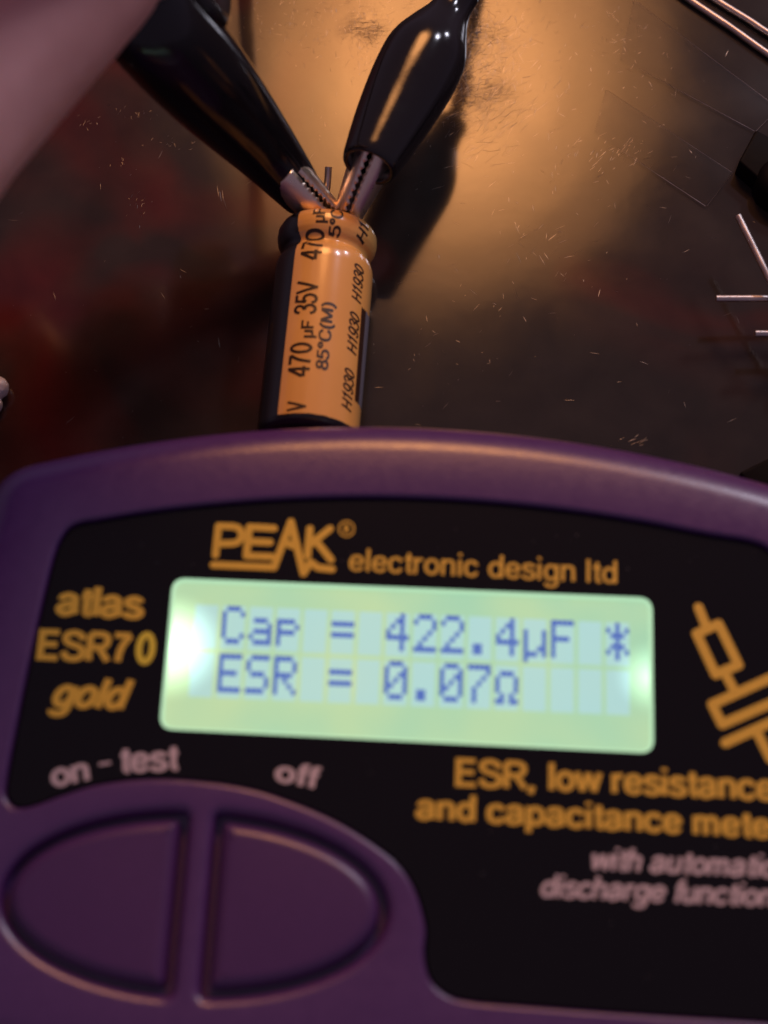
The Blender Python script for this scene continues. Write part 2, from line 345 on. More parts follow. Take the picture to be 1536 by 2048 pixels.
# scratches, lint and dust in the table's glossy surface
M_SCR = mat('scratch_edge', (0.36, 0.33, 0.30), 0.42, metallic=1.0)
V, Fc = [], []
def sliver(c, ang, ln, wd, ht, bend=0.0):
    d = Vector((math.cos(ang), math.sin(ang), 0)); n = Vector((-d.y, d.x, 0)); b0 = len(V); K = 3
    for k in range(K+1):
        t = k/K-0.5; ww = wd*(1-abs(t*2)**3)*0.5+0.004
        p = Vector((c.x, c.y, 0))+d*(t*ln)+n*(bend*(t*t))
        V.extend([p+n*ww+Vector((0, 0, 0.0004)), p+Vector((0, 0, 0.0004+ht)), p-n*ww+Vector((0, 0, 0.0004))])
    for k in range(K):
        i = b0+3*k; Fc.append((i, i+1, i+4, i+3)); Fc.append((i+1, i+2, i+5, i+4))
CL = [  # px, py, sx, sy, count, min len, max len, angle (deg, world), spread
    (945, 95, 70, 60, 420, 0.4, 2.6, 50, 35), (900, 60, 60, 40, 120, 0.4, 2.0, 60, 40), (985, 200, 50, 60, 140, 0.4, 3.5, 42, 18),
    (700, 35, 90, 40, 130, 0.3, 1.4, 70, 60), (740, 75, 25, 40, 60, 0.4, 1.6, 100, 30),
    (1245, 310, 26, 12, 30, 0.4, 1.6, 55, 12), (1190, 300, 40, 20, 22, 0.6, 2.4, 45, 15), (1245, 60, 50, 30, 40, 0.3, 1.6, 40, 50),
    (1090, 485, 40, 25, 18, 0.6, 2.2, 35, 15), (1040, 500, 25, 30, 10, 0.8, 2.5, 110, 15), (1300, 150, 60, 40, 16, 0.4, 1.8, 60, 40),
    (950, 300, 60, 30, 18, 0.6, 2.6, 12, 10), (1130, 380, 150, 120, 70, 0.3, 1.6, 50, 60), (1150, 150, 120, 100, 60, 0.3, 1.4, 50, 70),
    (330, 290, 28, 6, 16, 0.3, 0.7, 60, 30), (275, 405, 12, 20, 18, 0.3, 1.0, 60, 25), (250, 335, 18, 8, 10, 0.2, 0.6, 60, 40), (170, 250, 14, 8, 8, 0.3, 0.9, 80, 30),
    (440, 400, 3, 30, 4, 2.0, 3.2, 100, 3), (270, 225, 20, 8, 14, 0.3, 0.8, 70, 30), (640, 250, 70, 60, 14, 0.3, 1.6, 60, 60),
    (1265, 880, 20, 8, 10, 0.6, 2.2, 28, 8), (900, 690, 120, 80, 34, 0.2, 1.0, 60, 70), (560, 40, 40, 40, 30, 0.3, 1.2, 100, 40)]
for cx, cy, sx, sy, n, l0, l1, a, sp in CL:
    for _ in range(n):
        c = P(random.gauss(cx, sx), random.gauss(cy, sy))
        sliver(c, math.radians(random.gauss(a, sp)), random.uniform(l0, l1)*random.uniform(0.5, 1), random.choice((0.6, 0.6, 1.0))*random.uniform(0.014, 0.048), random.choice((random.uniform(0.0005, 0.003), random.uniform(0.0005, 0.003), random.uniform(0.004, 0.03))), random.uniform(-0.12, 0.12))
for _ in range(120):
    c = P(random.uniform(-250, 1800), random.uniform(-250, 900)); sliver(c, random.uniform(0, math.pi), random.uniform(0.15, 1.6)**1.0, random.uniform(0.012, 0.028), random.uniform(0.001, 0.008), random.uniform(-0.15, 0.15))
for _ in range(70):
    c = P(random.uniform(-250, 1800), random.uniform(-250, 900)); r = random.uniform(0.04, 0.09); sliver(c, random.uniform(0, 3), r, r*0.8, r*0.35)
for cx, cy, sx, sy, n, l0, l1, a, sp in ((945, 140, 30, 60, 420, 0.4, 2.2, 55, 45), (975, 90, 40, 40, 200, 0.4, 2.0, 50, 40), (985, 215, 35, 45, 160, 0.5, 3.0, 45, 15), (735, 80, 22, 40, 90, 0.4, 1.6, 95, 30), (640, 60, 60, 30, 60, 0.3, 1.2, 80, 40)):
    for _ in range(n):
        sliver(P(random.gauss(cx, sx), random.gauss(cy, sy)), math.radians(random.gauss(a, sp)), random.uniform(l0, l1), random.uniform(0.008, 0.018), random.uniform(0.002, 0.02), random.uniform(-0.1, 0.1))
scr = pyd('scratches', V, Fc, M_SCR, table); scr['kind'] = 'stuff'

# ------------------------------------------------------------------ the meter
ZF = 24.0; MROT = math.radians(-2.7)
MO = P(900, 1300, ZF)
meter = empty('component_meter', (MO.x, MO.y, 0), MROT)
tag(meter, 'purple handheld capacitance meter with black faceplate and lit green display', 'meter')
def L2(px, py, z=ZF):
    q = P(px, py, z)-MO; c, s = math.cos(MROT), math.sin(MROT)
    return Vector((q.x*c+q.y*s, -q.x*s+q.y*c))
XC = -3.6
pts = []
for i in range(41):
    X = -38.0+76.0*i/40; pts.append((XC+X, 26.55-0.00342*X*X, 0))
body = [(XC-50.8, -40.5, 7.0), (XC-50.2, -14, 0), (XC-49.0, 6, 0), (XC-47.6, 18.9, 7.5)] + pts + [(XC+47.6, 18.9, 7.5), (XC+49.0, 6, 0), (XC+50.2, -14, 0), (XC+50.8, -40.5, 7.0), (XC+25, -44.2, 0), (XC, -44.8, 0), (XC-25, -44.2, 0)]
body = ccw(resample(round_poly(body, 10), 0.9))
face = [(-44.4, -12), (-43.75, -2), (-42.75, 8)] + [(-41.9, 11.0), (-40.6, 12.25), (-38.2, 12.85)] \
    + [(x, 16.95-0.0031*(x+2.2)**2) for x in (-33, -27, -20, -12, -4, 4, 12, 20, 27)] \
    + [(31.5, 13.75), (33.6, 13.0), (35.0, 11.3), (35.6, 8), (36.6, -2), (37.2, -12), (38.3, -26), (38.2, -33), (37.2, -34.9), (35, -35.45), (30, -35.3), (18, -35.15), (7.5, -34.9), (3.2, -34.75), (0.9, -34.3), (-0.9, -32.9), (-1.55, -30.6), (-1.55, -28),
       (-2.7, -24.55), (-4.4, -22.2), (-6.9, -20.35), (-10.5, -18.35), (-14.6, -16.75), (-19.5, -15.4), (-24.8, -14.83), (-30, -14.85), (-34.9, -15.6), (-38.6, -16.9), (-41.6, -18.15), (-43.3, -18.3), (-44.4, -17.2), (-44.55, -15.5)]
face = ccw(resample(catmull([Vector(p) for p in face], 6, True), 0.5))
BX, BY, BA, BB = -24.4, -26.75, 18.3, 8.1
def half(sgn, grow):
    gap = 2.15-grow; out = []
    a, b = BA+grow, BB+grow
    x0 = gap; y0 = b*math.sqrt(1-(x0/a)**2); cr = 0.8+0.4*grow
    arc = []
    t0 = math.asin(min(1, y0/b))
    for k in range(1, 36): t = t0-2*t0*k/36; arc.append((a*math.cos(t), b*math.sin(t), 0))
    pl = [(x0, y0, cr)]+arc+[(x0, -y0, cr)]
    lp = round_poly([(BX+sgn*p[0], BY+p[1], p[2]) for p in pl], 6)
    return ccw(resample(ccw(lp), 0.45))
bm = bmesh.new()
RF = 4.6
a = ring(bm, offset(body, -0.6), 0.0); bot = a
b = ring(bm, body, 1.0); bridge(bm, a, b)
for z in (8, 16, ZF-RF): c = ring(bm, body, z); bridge(bm, b, c); b = c
for k in range(1, 11):
    t = math.pi/2*k/10*0.97; c = ring(bm, offset(body, -RF*(1-math.cos(t))), ZF-RF+RF*math.sin(t)-0.0); bridge(bm, b, c); b = c
holes = []
def hole(loop, r, depth):
    top = None; prev = None
    for k in range(0, 7):
        t = math.pi/2*k/6; c = ring(bm, offset(loop, r*(1-math.sin(t))), ZF-0.01-r*(1-math.cos(t)))
        if prev: bridge(bm, prev, c)
        else: top = c
        prev = c
    c = ring(bm, loop, ZF-depth); bridge(bm, prev, c)
    return top, c
t1, _ = hole(face, 0.45, 2.6)
t2, q2 = hole(half(-1, 0.80), 1.1, 2.3); t3, q3 = hole(half(1, 0.80), 1.1, 2.3)
for t_ in (t1, t2, t3):
    for v in t_: v.co.z = b[0].co.z
fill(bm, [b, t1, t2, t3]); bm.faces.new(bot[::-1]); bm.faces.new(q2); bm.faces.new(q3)
case = bmo('case', bm, M_CASE, meter, True, 35); case['label'] = 'purple plastic case of the meter'
for nm, s_ in (('on_button', -1), ('off_button', 1)):
    bm = bmesh.new(); cushion(bm, half(s_, 0), ZF-2.25, ZF+0.30, 1.35, 9)
    o = bmo('button', bm, M_BTN, meter, True, 40)
    o['label'] = 'purple half-oval on-test button' if s_ < 0 else 'purple half-oval off button'
ZP = ZF-0.75            # top of the faceplate
win = ccw(resample(round_poly([(*L2(x, y, ZP), 1.45) for x, y in ((345, 1155), (1305, 1195), (1308, 1507), (318, 1458))], 8), 0.4))
bm = bmesh.new(); fl = offset(face, -0.16)
a = ring(bm, fl, ZP-1.2); b = ring(bm, fl, ZP-0.12); bridge(bm, a, b); c = ring(bm, offset(fl, -0.12), ZP); bridge(bm, b, c)
h = ring(bm, win, ZP); fill(bm, [c, h]); h2 = ring(bm, win, ZP-0.2); bridge(bm, h, h2)
fp = bmo('faceplate', bm, M_FACE, meter, True, 20); fp['label'] = 'black faceplate with gold and grey print'

# display: backlit panel, bevelled rim, character cells, dot matrix letters
def lcd_material(name, ca, cb):
    m = bpy.data.materials.new(name); m.use_nodes = True; nt = m.node_tree; b = nt.nodes['Principled BSDF']
    tc = nt.nodes.new('ShaderNodeTexCoord'); geo = tc.outputs['Object']
    def glow(c, rad, p):
        mp = nt.nodes.new('ShaderNodeVectorMath'); mp.operation = 'DISTANCE'; nt.links.new(geo, mp.inputs[0]); mp.inputs[1].default_value = c
        r = nt.nodes.new('ShaderNodeMapRange'); r.inputs['From Min'].default_value = 0; r.inputs['From Max'].default_value = rad; r.inputs['To Min'].default_value = 1; r.inputs['To Max'].default_value = 0
        nt.links.new(mp.outputs['Value'], r.inputs['Value'])
        q = nt.nodes.new('ShaderNodeMath'); q.operation = 'POWER'; q.inputs[1].default_value = p; nt.links.new(r.outputs['Result'], q.inputs[0]); return q
    la = L2(338, 1290, ZP); rb = L2(1304, 1352, ZP)
    g1 = glow((la.x*S, la.y*S, (ZP-0.55)*S), 0.0062, 1.7); g2 = glow((rb.x*S, rb.y*S, (ZP-0.55)*S), 0.0042, 1.7)
    n = nt.nodes.new('ShaderNodeTexNoise'); n.inputs['Scale'].default_value = 70; n.inputs['Detail'].default_value = 2; nt.links.new(geo, n.inputs['Vector'])
    rp = nt.nodes.new('ShaderNodeValToRGB'); e = rp.color_ramp.elements
    e[0].position, e[0].color = 0.3, (*ca, 1); e[1].position, e[1].color = 0.7, (*cb, 1)
    nt.links.new(n.outputs['Fac'], rp.inputs['Fac']); nt.links.new(rp.outputs['Color'], b.inputs['Emission Color'])
    s1 = nt.nodes.new('ShaderNodeMath'); s1.operation = 'MULTIPLY_ADD'; s1.inputs[1].default_value = 3.6; s1.inputs[2].default_value = 0.88; nt.links.new(g1.outputs[0], s1.inputs[0])
    s2 = nt.nodes.new('ShaderNodeMath'); s2.operation = 'MULTIPLY_ADD'; s2.inputs[1].default_value = 1.6; nt.links.new(g2.outputs[0], s2.inputs[0]); nt.links.new(s1.outputs[0], s2.inputs[2])
    nt.links.new(s2.outputs[0], b.inputs['Emission Strength'])
    b.inputs['Base Color'].default_value = (0.12, 0.18, 0.12, 1); b.inputs['Roughness'].default_value = 0.3
    return m
M_LCD = lcd_material('lcd_backlight', (0.38, 0.68, 0.45), (0.60, 0.76, 0.38))
M_RIM = emit('lcd_rim', (0.45, 0.74, 0.47), 1.0)
M_CELL = lcd_material('lcd_cell', (0.43, 0.72, 0.72), (0.49, 0.74, 0.66))
M_DOT = emit('lcd_dot', (0.030, 0.075, 0.46), 0.95)
ZL = ZP-0.55
bm = bmesh.new(); inner = offset(win, -0.30); r0 = ring(bm, inner, ZL); fill(bm, [r0])
disp = bmo('display', bm, M_LCD, meter); disp['label'] = 'backlit green liquid crystal display reading Cap and ESR'
bm = bmesh.new(); a = ring(bm, offset(win, -0.02), ZP-0.06); b = ring(bm, inner, ZL); bridge(bm, a, b)
a2 = ring(bm, offset(win, 0.0), ZP-0.3); bridge(bm, a2, a)
bmo('window_rim', bm, M_RIM, disp, True)
GQ = [L2(x, y, ZL) for x, y in ((388, 1205), (1262, 1243), (1264, 1436), (372, 1398))]
def gpt(u, v): return GQ[0].lerp(GQ[1], u).lerp(GQ[3].lerp(GQ[2], u), v)
FONT = {
 'C': ['01110', '10001', '10000', '10000', '10000', '10001', '01110'], 'a': ['00000', '00000', '01110', '00001', '01111', '10001', '01111'],
 'p': ['00000', '00000', '11110', '10001', '11110', '10000', '10000'], '=': ['00000', '00000', '11111', '00000', '11111', '00000', '00000'],
 '4': ['00010', '00110', '01010', '10010', '11111', '00010', '00010'], '2': ['01110', '10001', '00001', '00010', '00100', '01000', '11111'],
 '.': ['00000', '00000', '00000', '00000', '00000', '01100', '01100'], 'u': ['00000', '00000', '10001', '10001', '10001', '10011', '11101', '10000'],
 'F': ['11111', '10000', '10000', '11110', '10000', '10000', '10000'], '*': ['00100', '10101', '01110', '00100', '01110', '10101', '00100'],
 'E': ['11111', '10000', '10000', '11110', '10000', '10000', '11111'], 'S': ['01111', '10000', '10000', '01110', '00001', '00001', '11110'],
 'R': ['11110', '10001', '10001', '11110', '10100', '10010', '10001'], '0': ['01110', '10001', '10011', '10101', '11001', '10001', '01110'],
 '7': ['11111', '00001', '00010', '00100', '01000', '01000', '01000'], 'o': ['00000', '01110', '10001', '10001', '10001', '01010', '11011']}
rows = [' Cap = 422.4uF *', ' ESR = 0.07o    ']
for ri, row in enumerate(rows):
    for ci, chx in enumerate(row):
        u0, u1 = (ci+0.08)/16, (ci+0.92)/16; v0, v1 = (ri+0.04)/2, (ri+0.95)/2
        q = [gpt(u, v) for u, v in ((u0, v0), (u1, v0), (u1, v1), (u0, v1))]
        cell = pyd('character_cell', [(p.x, p.y, ZL+0.03) for p in q], [(3, 2, 1, 0)], M_CELL, disp)
        if chx == ' ': continue
        vv, ff = [], []
        for y, line in enumerate(FONT[chx]):
            for x, on in enumerate(line):
                if on == '1':
                    g = 0.04; k = len(vv)
                    for fx, fy in ((x+g, y+g), (x+1-g, y+g), (x+1-g, y+1-g), (x+g, y+1-g)):
                        p = gpt(u0+(u1-u0)*fx/5, v0+(v1-v0)*fy/8); vv.append((p.x, p.y, ZL+0.06))
                    ff.append((k+3, k+2, k+1, k))
        pyd('dot_matrix_character', vv, ff, M_DOT, disp)

# print on the faceplate
ZT = ZP+0.03
def label_text(body, p0, p1, hpx, m, bold=0.15, shear=0.0, space=0.0):
    bm, x0, x1, y1 = text_bm(body, bold, shear, space)
    A, B = L2(*p0, ZP), L2(*p1, ZP); d = (B-A); n = Vector((-d.y, d.x)).normalized()
    hh = (L2(p0[0], p0[1]-hpx, ZP)-A).length
    for v in bm.verts:
        p = A+d*((v.co.x-x0)/(x1-x0))+n*(v.co.y/y1*hh); v.co = (p.x, p.y, ZT+0.004*v.co.z)
    o = bmo('lettering', bm, m, meter); o['label'] = 'printed words: '+body
    return o
label_text('electronic design ltd', (697, 1143), (1234, 1169), 47, M_GOLD, 0.115)
label_text('atlas', (109, 1230), (287, 1239), 60, M_GOLD, 0.20)
label_text('ESR7', (72, 1319), (262, 1327), 62, M_GOLD, 0.19)
label_text('0', (268, 1328), (308, 1330), 66, M_GOLDLIT, 0.19)
label_text('gold', (96, 1414), (264, 1421), 62, M_GOLD, 0.20, 0.25)
label_text('on', (104, 1577), (181, 1561), 38, M_GREY, 0.17)
label_text('-', (199, 1541), (223, 1537), 15, M_GREY, 0.16)
label_text('test', (241, 1547), (357, 1541), 48, M_GREY, 0.17)
label_text('off', (546, 1562), (634, 1580), 46, M_GREY, 0.17)
label_text('ESR, low resistance', (910, 1573), (1552, 1603), 58, M_GOLD, 0.17)
label_text('and capacitance meter', (830, 1639), (1568, 1680), 54, M_GOLD, 0.17)
label_text('with automatic', (1184, 1741), (1556, 1757), 48, M_GREY, 0.16, 0.22)
label_text('discharge function', (1081, 1795), (1550, 1815), 48, M_GREY, 0.16, 0.22)

def strokes(name, lines, wpx, m, label, closed=()):
    """strokes given in photo pixels; every segment a flat stadium shape"""
    bm = bmesh.new(); z = ZT
    for li, ln in enumerate(lines):
        pts_ = [L2(x, y, ZP) for x, y in ln]; r = 0.5*wpx/18.9
        segs = list(zip(pts_[:-1], pts_[1:]))
        for A, B in segs:
            d = (B-A); a0 = math.atan2(d.y, d.x); vs_ = []
            for k in range(9): t = a0+math.pi/2+math.pi*k/8; vs_.append(bm.verts.new((A.x+r*math.cos(t), A.y+r*math.sin(t), z)))
            for k in range(9): t = a0-math.pi/2+math.pi*k/8; vs_.append(bm.verts.new((B.x+r*math.cos(t), B.y+r*math.sin(t), z)))
            bm.faces.new(vs_); z += 0.004
    o = bmo(name, bm, m, meter); o['label'] = label
arcP = [(437, 1052)] + [(468+18*math.cos(t)-2, 1069-17*math.sin(t)+1) for t in [math.pi/2-math.pi*k/6 for k in range(7)]] + [(436, 1088)]
strokes('logo', [
    [(437, 1052), (431, 1110)], arcP,
    [(548, 1057), (499, 1054), (493, 1112), (544, 1114)], [(497, 1083), (540, 1085)],
    [(427, 1130), (548, 1135), (582, 1044), (607, 1147), (621, 1125), (636, 1136), (664, 1139)],
    [(572, 1085), (584, 1092)],
    [(620, 1058), (615, 1112)], [(660, 1058), (620, 1090)], [(630, 1080), (662, 1120)]], 15, M_GOLD, 'gold PEAK logo with a jagged peak for the letter A')
strokes('trademark_ring', [[(693+15*math.cos(2*math.pi*k/20), 1058+15*math.sin(2*math.pi*k/20)) for k in range(21)], [(690, 1065), (690, 1051), (696, 1053), (696, 1058), (690, 1058), (697, 1065)]], 3.5, M_GOLD, 'small gold registered mark')
def cz(x, y): return (768+x/2.0, 980+y/2.0)
strokes('circuit_symbol', [
    [cz(1258, 470), cz(1286, 540)],
    [cz(1250, 575), cz(1338, 536), cz(1418, 700), cz(1326, 738), cz(1250, 575)],
    [cz(1370, 745), cz(1405, 810)],
    [cz(1312, 858), cz(1600, 728), cz(1642, 812), cz(1352, 938), cz(1312, 858)],
    [cz(1365, 1012), cz(1680, 870)], [cz(1490, 965), cz(1545, 1075)]], 19, M_GOLD, 'gold resistor and capacitor symbol')

# ------------------------------------------------------------------ electrolytic capacitors
PROF = [(0.0, 4.6), (0.12, 5.5), (0.45, 6.0), (0.95, 6.25), (2.5, 6.27), (22.6, 6.27), (23.6, 6.22), (24.4, 5.98), (24.95, 5.52), (25.35, 5.32), (25.75, 5.45), (26.3, 5.95), (26.9, 6.28), (27.6, 6.42), (28.5, 6.38), (29.2, 6.05), (29.55, 5.5), (29.6, 4.7)]
CLEN = 29.6
def rad(s):
    for (s0, r0), (s1, r1) in zip(PROF[:-1], PROF[1:]):
        if s0 <= s <= s1: return r0+(r1-r0)*(s-s0)/max(1e-6, s1-s0)
    return 4.7
def capacitor(name, loc, rz, sc, leads, detail, rx=0.0, label='', roll=0.0):
    root = empty(name, loc, rz); root.rotation_euler = (rx, 0, rz)
    RR = 6.27
    ss = [p.x for p in catmull([Vector(q) for q in PROF], 3)]; rr = [p.y for p in catmull([Vector(q) for q in PROF], 3)]
    def shell(nm, a0, a1, s0, s1, m, wob=0.0):
        n = max(2, int(abs(a1-a0)/4)); st = sorted(set([s0, s1]+[s for s in ss if s0 < s < s1])); vv, ff = [], []
        for i, s in enumerate(st):
            for k in range(n+1):
                th = math.radians(a0+(a1-a0)*k/n+roll)
                s_ = s + (wob*(math.sin(th*7)+0.6*math.sin(th*17+1)) if i == 0 else 0)
                r = rad(s_); vv.append(((r*math.sin(th))*sc, s_*sc, (RR+0.15+r*math.cos(th))*sc))
        for i in range(len(st)-1):
            for k in range(n): q = i*(n+1)+k; ff.append((q, q+1, q+n+2, q+n+1))
        o = pyd(nm, vv, ff, m, root, True); return o
    SA, SB = -122, -33
    sl = shell('sleeve', SB, 360+SA, 1.0, CLEN, M_SLEEVE, 0.12); sl['label'] = 'glossy orange shrink sleeve'
    sp = shell('polarity_stripe', SA, SB, 1.0, CLEN, M_STRIPE, 0.0); sp['label'] = 'black polarity stripe along the sleeve'
    if detail:
        for a0_, a1_, m_, nm_ in ((60, 71, M_BROWNREFL, 'dark painted reflection'), (71, 100, M_GREYSHEEN, 'grey painted sheen')):  # dark reflection and grey sheen painted as colour on the sleeve's right side
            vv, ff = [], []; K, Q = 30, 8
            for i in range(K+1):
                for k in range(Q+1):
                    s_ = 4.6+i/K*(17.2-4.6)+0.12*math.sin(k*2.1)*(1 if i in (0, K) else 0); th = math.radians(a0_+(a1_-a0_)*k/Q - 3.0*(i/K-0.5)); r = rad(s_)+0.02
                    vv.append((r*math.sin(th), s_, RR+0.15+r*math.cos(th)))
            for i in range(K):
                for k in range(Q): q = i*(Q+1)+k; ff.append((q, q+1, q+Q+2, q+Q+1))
            pyd('painted_reflection', vv, ff, m_, root, True)['label'] = nm_
    bt = shell('can_bottom', 0, 360, 0.0, 1.05, M_STRIPE)  # near end of the can lies in shade, painted here as black
    for s, rr_ in ((0.02, 4.62), (CLEN-0.08, 4.75)):
        bm = bmesh.new(); bm.faces.new([bm.verts.new((rr_*math.cos(t)*sc, s*sc, (RR+0.15+rr_*math.sin(t))*sc)) for t in [2*math.pi*k/32 for k in range(32)]])
        bmo('end_seal', bm, M_RUBBER, root)
    def ctext(body, s0, s1, th0, th1, m=M_INK, bold=0.14, shear=0.0):
        bm, x0, x1, y1 = text_bm(body, bold, shear)
        for v in bm.verts:
            s = s0+(v.co.x-x0)/(x1-x0)*(s1-s0); th = math.radians(th0+(th1-th0)*v.co.y/y1+roll); r = rad(s)+0.03+0.004*v.co.z
            v.co = (r*math.sin(th)*sc, s*sc, (RR+0.15+r*math.cos(th))*sc)
        o = bmo('lettering', bm, m, root); o['label'] = 'black printed words: '+body
    if detail:
        ctext('470', 5.7, 10.4, 1, -26, bold=0.14)
        ctext('µF', 11.0, 13.4, 0, -15, bold=0.16)
        ctext('35V', 14.2, 18.9, 1, -26, bold=0.14)
        ctext('470', 21.7, 26.4, 1, -26, bold=0.14)
        ctext('µF', 27.0, 29.3, 0, -15, bold=0.16)
        ctext('V', 1.25, 2.6, 1, -22, bold=0.16)
        ctext('85°C(M)', 6.9, 16.1, 20, 5, bold=0.16)
        ctext('5°C', 25.6, 29.3, 20, 5, bold=0.16)
        for s0, s1, tx in ((2.7, 8.2, 'H1930'), (10.3, 15.9, 'H1930'), (17.4, 22.6, 'H1930'), (26.0, 28.6, 'H1')):
            ctext(tx, s0, s1, 57, 39, bold=0.145, shear=0.25)
        # outlined minus mark on the stripe
        vv, ff = [], []; lp = round_poly([(10.3, -70, 0.8), (14.2, -70, 0.8), (14.2, -62, 0.8), (10.3, -62, 0.8)], 5)
        lp = round_poly([(10.3, 0, .42), (14.3, 0, .42), (14.3, 0.85, .42), (10.3, 0.85, .42)], 6); lp = ccw(lp); li = offset(lp, -0.11)
        for q in lp+li:
            th = math.radians(-67+q.y/RR*57.3); r = rad(q.x)+0.03; vv.append((r*math.sin(th)*sc, q.x*sc, (RR+0.15+r*math.cos(th))*sc))
        N = len(lp)
        for k in range(N): ff.append((k, (k+1) % N, N+(k+1) % N, N+k))
        mm = pyd('minus_mark', vv, ff, M_DARKGOLD, sp)
    inv = (Matrix.Translation(Vector(loc)) @ Matrix.Rotation(rz, 4, 'Z') @ Matrix.Rotation(rx, 4, 'X')).inverted()
    for pth in leads:
        bm = bmesh.new(); tube(bm, catmull([Vector(p) for p in pth], 5), 0.46, 12)
        bmo('lead', bm, M_TIN, root, True, 50)
    tag(root, label, 'capacitor')
    return root
A = P(617, 858, 6.4); B = P(658, 452, 6.4); d = (B-A); RZ = math.atan2(-d.x, d.y)
n_ = Vector((A.x, A.y, 0)) + Vector((d.x, d.y, 0)).normalized()*(-1.7)
cap_loc = (n_.x, n_.y, 0)
def cl(p):                    # world mm -> capacitor coordinates
    q = Vector(p)-Vector(cap_loc); c, s = math.cos(RZ), math.sin(RZ); return Vector((q.x*c+q.y*s, -q.x*s+q.y*c, q.z))
leadA = [(-2.5, 28.5, 6.4), (-2.5, 30.6, 6.4), cl(P(650, 395, 8.5)), cl(P(657, 334, 10.5))]
leadB = [(2.5, 28.5, 6.4), (2.5, 30.4, 6.4), cl(P(697, 420, 7.2)), cl(P(708, 385, 8.2))]
capacitor('electrolytic_capacitor', cap_loc, RZ, 1.0, [leadA, leadB], True, label='orange electrolytic capacitor with black stripe, its leads held by two clips')

# two capacitors beyond the right edge, of which the bare wire leads reach into view
def side_cap(end_px, back_px, sc, lead_px, label, roll):
    z = 6.42*sc; e = P(*end_px, z); b_ = P(*back_px, z); dv = Vector((e.x-b_.x, e.y-b_.y, 0)).normalized()
    rz = math.atan2(-dv.x, dv.y); loc = Vector((e.x, e.y, 0))-dv*CLEN*sc; side = Vector((dv.y, -dv.x, 0))
    def lc(p):
        q = Vector(p)-loc; c, s = math.cos(rz), math.sin(rz); return Vector((q.x*c+q.y*s, -q.x*s+q.y*c, q.z))
    leads = []
    for off, pth in lead_px:
        a0 = Vector((e.x, e.y, z))+side*off
        leads.append([lc(a0-dv*0.6), lc(a0+dv*0.8)]+[lc(P(*q)) for q in pth])
    return capacitor('electrolytic_capacitor', loc, rz, sc, leads, False, label=label, roll=roll)
side_cap((1650, 632), (1900, 632), 0.87, [(2.3, [(1560, 597, 5.6), (1432, 597, 5.9)]), (-2.3, [(1580, 667, 5.6), (1510, 667, 5.7)])],
         'capacitor past the right edge with two level bare leads pointing left', 200)
side_cap((1612, 708), (1740, 960), 0.50, [(-1.2, [(1577, 640, 7.2), (1476, 432, 8.4)]), (1.2, [(1640, 640, 7.0), (1600, 560, 8.0)])],
         'small capacitor past the right edge with one bare lead slanting up', 150)

